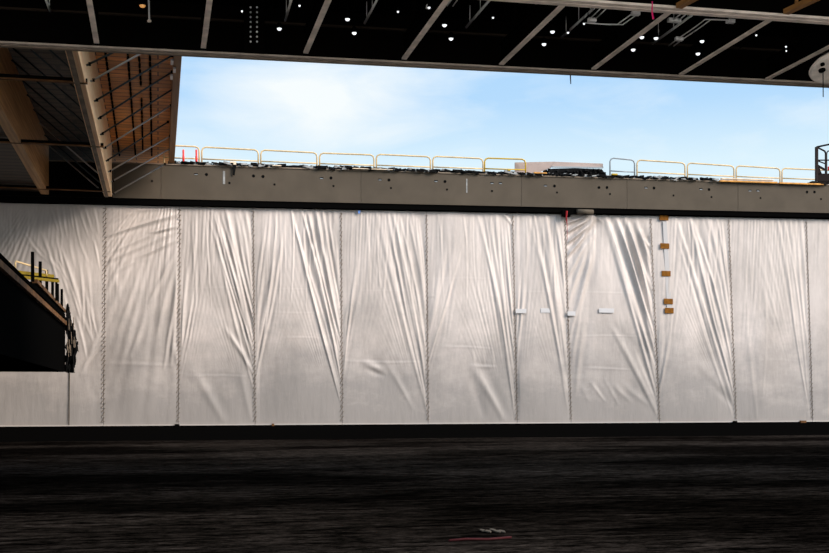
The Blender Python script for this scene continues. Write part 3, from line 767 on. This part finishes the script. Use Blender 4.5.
# dark strings of fittings along the orange soffit
for (x0, y0, x1, y1) in ((105, 50, 119.5, 156), (127.5, 50, 135.5, 156), (149.8, 50, 151.8, 156), (139, 56, 141, 86), (141.5, 98, 142.8, 150)):
    z = ZH-.12; p, q = atz(x0, y0, z), atz(x1, y1, z); n = int((q-p).length/.75)
    b = MB(); b.tube([p, q], .022, 6)
    for j in range(n):
        c = p+(q-p)*((j+.5)/n); b.box(c, .045, .2, .04)
    b.build('fitting_string', M['black'], t)
for (x, y) in ((172, 62), (171.5, 77), (174.5, 70)):
    q = atz(x, y, ZE-.05); c = MB(); c.box(q, .05, .3, .03); c.build('bracket', M['rodlight'], t)

# ------------------------------------------------------------------ raised platform at lower left
DP = vp(145.0); WPX = Vector((DP.y, -DP.x, 0))
FY = 56.0
c1 = atY(66.5, 324, FY)            # far end of the rust coloured lower beam
cb = atY(66.5, 372, FY)
def pp(back, left, z): return Vector((c1.x, c1.y, 0))-DP*back-WPX*left+UP*z
ZB1 = c1.z; ZBOT = cb.z
t = thing('raised_platform', 'raised dark steel platform with rusty edge beams in front of tarpaulins at left', 'platform', pp(15, 4, 0))
b = MB(); b.prism([pp(0, .12, ZBOT), pp(0, 12, ZBOT), pp(0, 12, ZB1+.1), pp(0, .12, ZB1+.1)], -DP*34); b.build('body', M['black'], t)
b = MB(); b.bar(pp(34, .05, ZB1+.02), pp(.2, .05, ZB1+.02), .14, .19); b.build('edge_beam', M['rust'], t)
b = MB(); b.bar(pp(34, .05, ZB1+.2), pp(.2, .05, ZB1+.2), .2, .10); b.build('edge_cap', M['black'], t)
b = MB(); b.prism([pp(0, .1, ZB1+.25), pp(0, .35, ZB1+.25), pp(0, .35, ZB1+.60), pp(0, .1, ZB1+.60)], -DP*15.2); b.build('side_panel', M['black'], t)
b = MB(); b.bar(pp(15.2, .12, ZB1+.62), pp(-.1, .12, ZB1+.62), .18, .14); b.build('upper_beam', M['rust'], t)
for x, y in ((35.6, 250), (43, 259.5), (49.4, 268), (55, 276), (60, 283), (64, 290.5)):
    Y = FY*(145-66.5)/(145-x); back = (FY-Y)/DP.y
    b = MB(); b.bar(pp(back, .1, ZB1+.5), pp(back, .1, 7.5), .11, .11, D); b.build('rail_post', M['black'], t)
for (a0, l0) in ((5, 9), (28, 9), (5, 11), (28, 11)):
    b = MB(); b.bar(pp(a0, l0, 0), pp(a0, l0, ZBOT), .5, .5, D); b.build('column', M['black'], t)
# torn netting on the far corner
nr = random.Random(5)
b = MB()
def net_x(y):                      # ragged outer edge of the netting
    pts = [(300, 67.5), (318, 71), (330, 75.5), (340, 77.8), (352, 77), (362, 75.5), (373, 73)]
    for (ya, xa), (yb, xb) in zip(pts, pts[1:]):
        if ya <= y <= yb: return xa+(xb-xa)*(y-ya)/(yb-ya)
    return 67
for k in range(330):
    y0 = nr.uniform(303, 368); y1 = min(y0+nr.uniform(3, 16), 373)
    xo = min(net_x(y0), net_x(y1))+nr.uniform(-1.2, .7); lx = 64.6+(xo-64.6)*nr.random()**.45
    if lx < 66.8 and y0 < 322: continue
    Y = FY+nr.uniform(-.1, .5)
    b.tube([atY(lx, y0, Y), atY(lx+nr.uniform(-.8, .8), (y0+y1)/2, Y), atY(lx+nr.uniform(-1.5, 1.5), y1, Y)], [nr.uniform(.01, .05), nr.uniform(.03, .07), .01], 5)
o = b.build('torn_netting', M['membrane'], t); o['kind'] = 'stuff'
b = MB()
for k in range(16):
    lx = nr.uniform(66, 76); y0 = nr.uniform(315, 358)
    b.tube([atY(lx, y0, FY-.15), atY(lx+nr.uniform(-.6, .8), y0+nr.uniform(4, 12), FY-.15)], .014, 5)
b.build('netting_cord', M['flange_dark'], t)
b = MB(); b.bar(pp(.2, .1, ZB1+.5), pp(.2, .1, ZBOT), .1, .1, D)
b.build('corner_post', M['black'], t)
# yellow gangway on the platform
gz = 7.05
A, B = atz(15.5, 273, gz), atz(53, 277.3, gz)
t = thing('yellow_gangway', 'yellow gangway with handrail standing on the raised dark platform', 'gangway', Vector((A.x, A.y, ZB1+.1)))
b = MB(); b.bar(A, B, .12, .20); b.build('deck_beam', M['gangway'], t)
A2, B2 = atz(21, 277, gz-.25)-D*0, atz(58.5, 281.2, gz-.25)
b = MB(); b.bar(A2, B2, .10, .10); b.build('lower_beam', M['gangway'], t)
b = MB(); b.bar((A+A2)/2-UP*.02, (B+B2)/2-UP*.02, .30, .10); b.build('deck_plate', M['black'], t)
h0, h1 = atY(15.3, 261, A.y), atY(46.5, 270.6, A.y+1.2)
b = MB(); b.tube([A, h0-UP*.06, h0+(h1-h0)*.02, h1], .035, 8); b.build('handrail', M['rail'], t, True)
b = MB(); b.tube([h1, Vector((h1.x, h1.y, gz))], .03, 8); b.build('rail_post', M['rail'], t, True)
b = MB(); g0, g1, g2 = atY(4, 260.5, A.y-4), atY(9.5, 262, A.y-4), atY(10.8, 270, A.y-4); b.tube([g0, g1, g2], .03, 8); b.build('handrail_end', M['rail'], t, True)
for e in (.06, .5, .94):
    p = A2+(B2-A2)*e; b = MB(); b.bar(Vector((p.x, p.y, ZB1+.1)), p, .08, .08, D); b.build('leg', M['black'], t)
p = atY(35, 284, 43.5); b = MB(); b.box(p, .22, .06, .045); tag(b.build('pale_board', M['hem']), 'small pale board under the yellow gangway on the platform', 'board')

# ------------------------------------------------------------------ boom lift basket at right edge
LY = 52.0
def lp(x, y, dY=0): return atY(x, y, LY+dY)
t = thing('boom_lift', 'dark brown boom lift basket raised to the roof edge at right', 'lift', Vector((lp(845, 181).x, LY, 0)))
def post(x, y0, y1, dY=0, r=.05, n='basket_post'):
    b = MB(); b.bar(lp(x, y0, dY), lp(x, y1, dY), r*2, r*2, D); b.build(n, M['lift'], t)
def rl(pts, r=.04, n='basket_rail'):
    b = MB(); b.tube(pts, r, 8); b.build(n, M['lift'], t, True)
post(816.6, 147, 181, 0, .055); post(826, 153, 178, .9, .04); post(852, 146, 181, 0, .055); post(856, 152, 178, .9, .04)
rl([lp(816.6, 147), lp(834, 143.4), lp(852, 146)]); rl([lp(816.6, 147), lp(824.5, 151), lp(826, 153.5, .9)]); rl([lp(852, 146), lp(856, 152, .9)])
rl([lp(826, 156, .9), lp(827.5, 151.3, .9), lp(840, 149, .9), lp(856, 152, .9)], .03)
rl([lp(816.6, 160.2), lp(852, 160)], .03); rl([lp(816.6, 160.5), lp(826, 164, .9)], .03)
b = MB(); b.prism([lp(816, 173.5), lp(853, 173.5), lp(853, 181), lp(816, 181)], Vector((.55, .8, 0))); b.build('basket_floor', M['lift'], t)
b = MB(); b.prism([lp(816, 163), lp(818, 163.5), lp(822, 174), lp(816, 175)], D*.06); b.prism([lp(818, 164.5), lp(825, 168.5), lp(825, 170.5), lp(818, 167)], D*.06); b.build('gusset', M['lift'], t)
b = MB(); b.box(lp(829.5, 168.5, .1), .07, .06, .09); b.build('control_box', M['red'], t, bevel=.02)
q = lp(848, 183, .5); e1 = q+Vector((7, -3, -6.5)); base = Vector((e1.x+3, e1.y-2, 1.2))
b = MB(); b.bar(q, e1, .28, .34); b.bar(e1, base, .36, .42); b.build('boom', M['lift'], t)
b = MB(); b.box(base-UP*.1, 1.4, 1.0, .55); b.build('chassis', M['lift'], t, bevel=.05)
for sx in (-1, 1):
    for sy in (-1, 1):
        c = Vector((base.x, base.y, .45))+W*(sx*1.1)+D*(sy*1.0)
        b = MB(); b.lathe(c-D*.15, D, [(.3, 0), (.45, .04), (.45, .26), (.3, .3)], 20); b.build('wheel', M['rubber'], t)

# ------------------------------------------------------------------ things on the ground
def gz_(x, y, z=0.0): return atz(x, y, z)
b = MB(); b.tube([gz_(449, 540.5, .02), gz_(466, 539.0, .02), gz_(488, 539.2, .02), gz_(500, 538.2, .02), gz_(511, 537.2, .02)], .022, 8)
tag(b.build('red_hose', M['maroon'], None, True), 'short dark red hose lying on the asphalt at bottom centre', 'hose')
rr = random.Random(9)
for k in range(5):
    x = 483+k*4.6+rr.uniform(-1, 1); b = MB(); c = gz_(x, 531+rr.uniform(-.8, .8), .015)
    b.prism([c+W*(.06*math.cos(g)*rr.uniform(.7, 1.2))+D*(.16*math.sin(g)*rr.uniform(.7, 1.2)) for g in [i*math.pi/4 for i in range(8)]], UP*.02)
    tag(b.build('paper_scrap', M['girder']), 'pale flat scrap in the short row above the red hose', 'scrap', 'pale scraps above the red hose')

# ------------------------------------------------------------------ sky and light
world = bpy.data.worlds.new('sky'); SC.world = world; world.use_nodes = True
nt = world.node_tree; bg = nt.nodes['Background']
tc = nt.nodes.new('ShaderNodeTexCoord'); sep = nt.nodes.new('ShaderNodeSeparateXYZ')
nt.links.new(tc.outputs['Generated'], sep.inputs['Vector'])
def math_(op, a, b=None, clamp=False):
    n = nt.nodes.new('ShaderNodeMath'); n.operation = op; n.use_clamp = clamp
    for i, x in enumerate((a, b)):
        if x is None: continue
        if isinstance(x, (int, float)): n.inputs[i].default_value = x
        else: nt.links.new(x, n.inputs[i])
    return n.outputs[0]
ramp = nt.nodes.new('ShaderNodeValToRGB'); cr = ramp.color_ramp
cr.elements[0].position = 0; cr.elements[0].color = (.78, .92, .98, 1)
cr.elements[1].position = 1; cr.elements[1].color = (.80, .84, .90, 1)
for pos, c in ((.195, (.72, .90, 1.0)), (.245, (.47, .72, .99)), (.32, (.40, .66, .98))):
    e = cr.elements.new(pos); e.color = (*c, 1)
nt.links.new(sep.outputs['Z'], ramp.inputs['Fac'])
mp = nt.nodes.new('ShaderNodeMapping'); mp.inputs['Scale'].default_value = (4.5, 4.5, 13)
nt.links.new(tc.outputs['Generated'], mp.inputs['Vector'])
nz = nt.nodes.new('ShaderNodeTexNoise'); nz.inputs['Scale'].default_value = 1.6; nz.inputs['Detail'].default_value = 6
nz.inputs['Roughness'].default_value = .55; nz.inputs['Distortion'].default_value = .4
nt.links.new(mp.outputs['Vector'], nz.inputs['Vector'])
def blob(px_, py_, sharp):           # a cloud bank around one direction of the sky
    v = ray(px_, py_).normalized()
    d = nt.nodes.new('ShaderNodeVectorMath'); d.operation = 'DISTANCE'
    m2 = nt.nodes.new('ShaderNodeVectorMath'); m2.operation = 'MULTIPLY'; m2.inputs[1].default_value = (1, 1, 1.9)
    nt.links.new(tc.outputs['Generated'], m2.inputs[0]); nt.links.new(m2.outputs[0], d.inputs[0])
    d.inputs[1].default_value = (v.x, v.y, v.z*1.9)
    return math_('SUBTRACT', 1.0, math_('MULTIPLY', d.outputs['Value'], sharp), True)
b1_ = blob(330, 95, 8.5); b2_ = blob(215, 115, 6.5)
cl = math_('ADD', math_('MULTIPLY', math_('SUBTRACT', nz.outputs['Fac'], .5), 1.9), .02)
cl = math_('ADD', cl, math_('MULTIPLY', b1_, 1.0)); cl = math_('ADD', cl, math_('MULTIPLY', b2_, .25), True)
mx = nt.nodes.new('ShaderNodeMix'); mx.data_type = 'RGBA'
nt.links.new(cl, mx.inputs['Factor']); nt.links.new(ramp.outputs['Color'], mx.inputs['A'])
mx.inputs['B'].default_value = (.93, .985, 1.0, 1)
nt.links.new(mx.outputs['Result'], bg.inputs['Color'])
# thin bright cloud overhead: the sky gains strength above thirty degrees
mr = nt.nodes.new('ShaderNodeMapRange'); mr.inputs['From Min'].default_value = .30; mr.inputs['From Max'].default_value = .75
mr.inputs['To Min'].default_value = 1.0; mr.inputs['To Max'].default_value = 2.2
nt.links.new(sep.outputs['Z'], mr.inputs['Value']); nt.links.new(mr.outputs['Result'], bg.inputs['Strength'])

sun = bpy.data.lights.new('sun', 'SUN'); sun.energy = 5.2; sun.angle = math.radians(28); sun.color = (1, .88, .78)
so = bpy.data.objects.new('sun', sun); COL.objects.link(so)
sd = Vector((-.80, .40, -.51)).normalized()      # veiled sun over the viewer's right shoulder
so.rotation_euler = sd.to_track_quat('-Z', 'Y').to_euler()

# ------------------------------------------------------------------ camera
cam = bpy.data.cameras.new('camera'); cam.sensor_fit = 'HORIZONTAL'; cam.sensor_width = 36
cam.lens = F/829*36; cam.shift_y = (HY-276.5)/829; cam.clip_end = 1000
co_ = bpy.data.objects.new('camera', cam); COL.objects.link(co_)
co_.location = CAM; co_.rotation_euler = (math.pi/2, 0, 0); SC.camera = co_
SC.view_settings.view_transform = 'Standard'; SC.view_settings.look = 'None'
SC.view_settings.exposure = 0; SC.view_settings.gamma = 1; SC.view_settings.use_curve_mapping = False
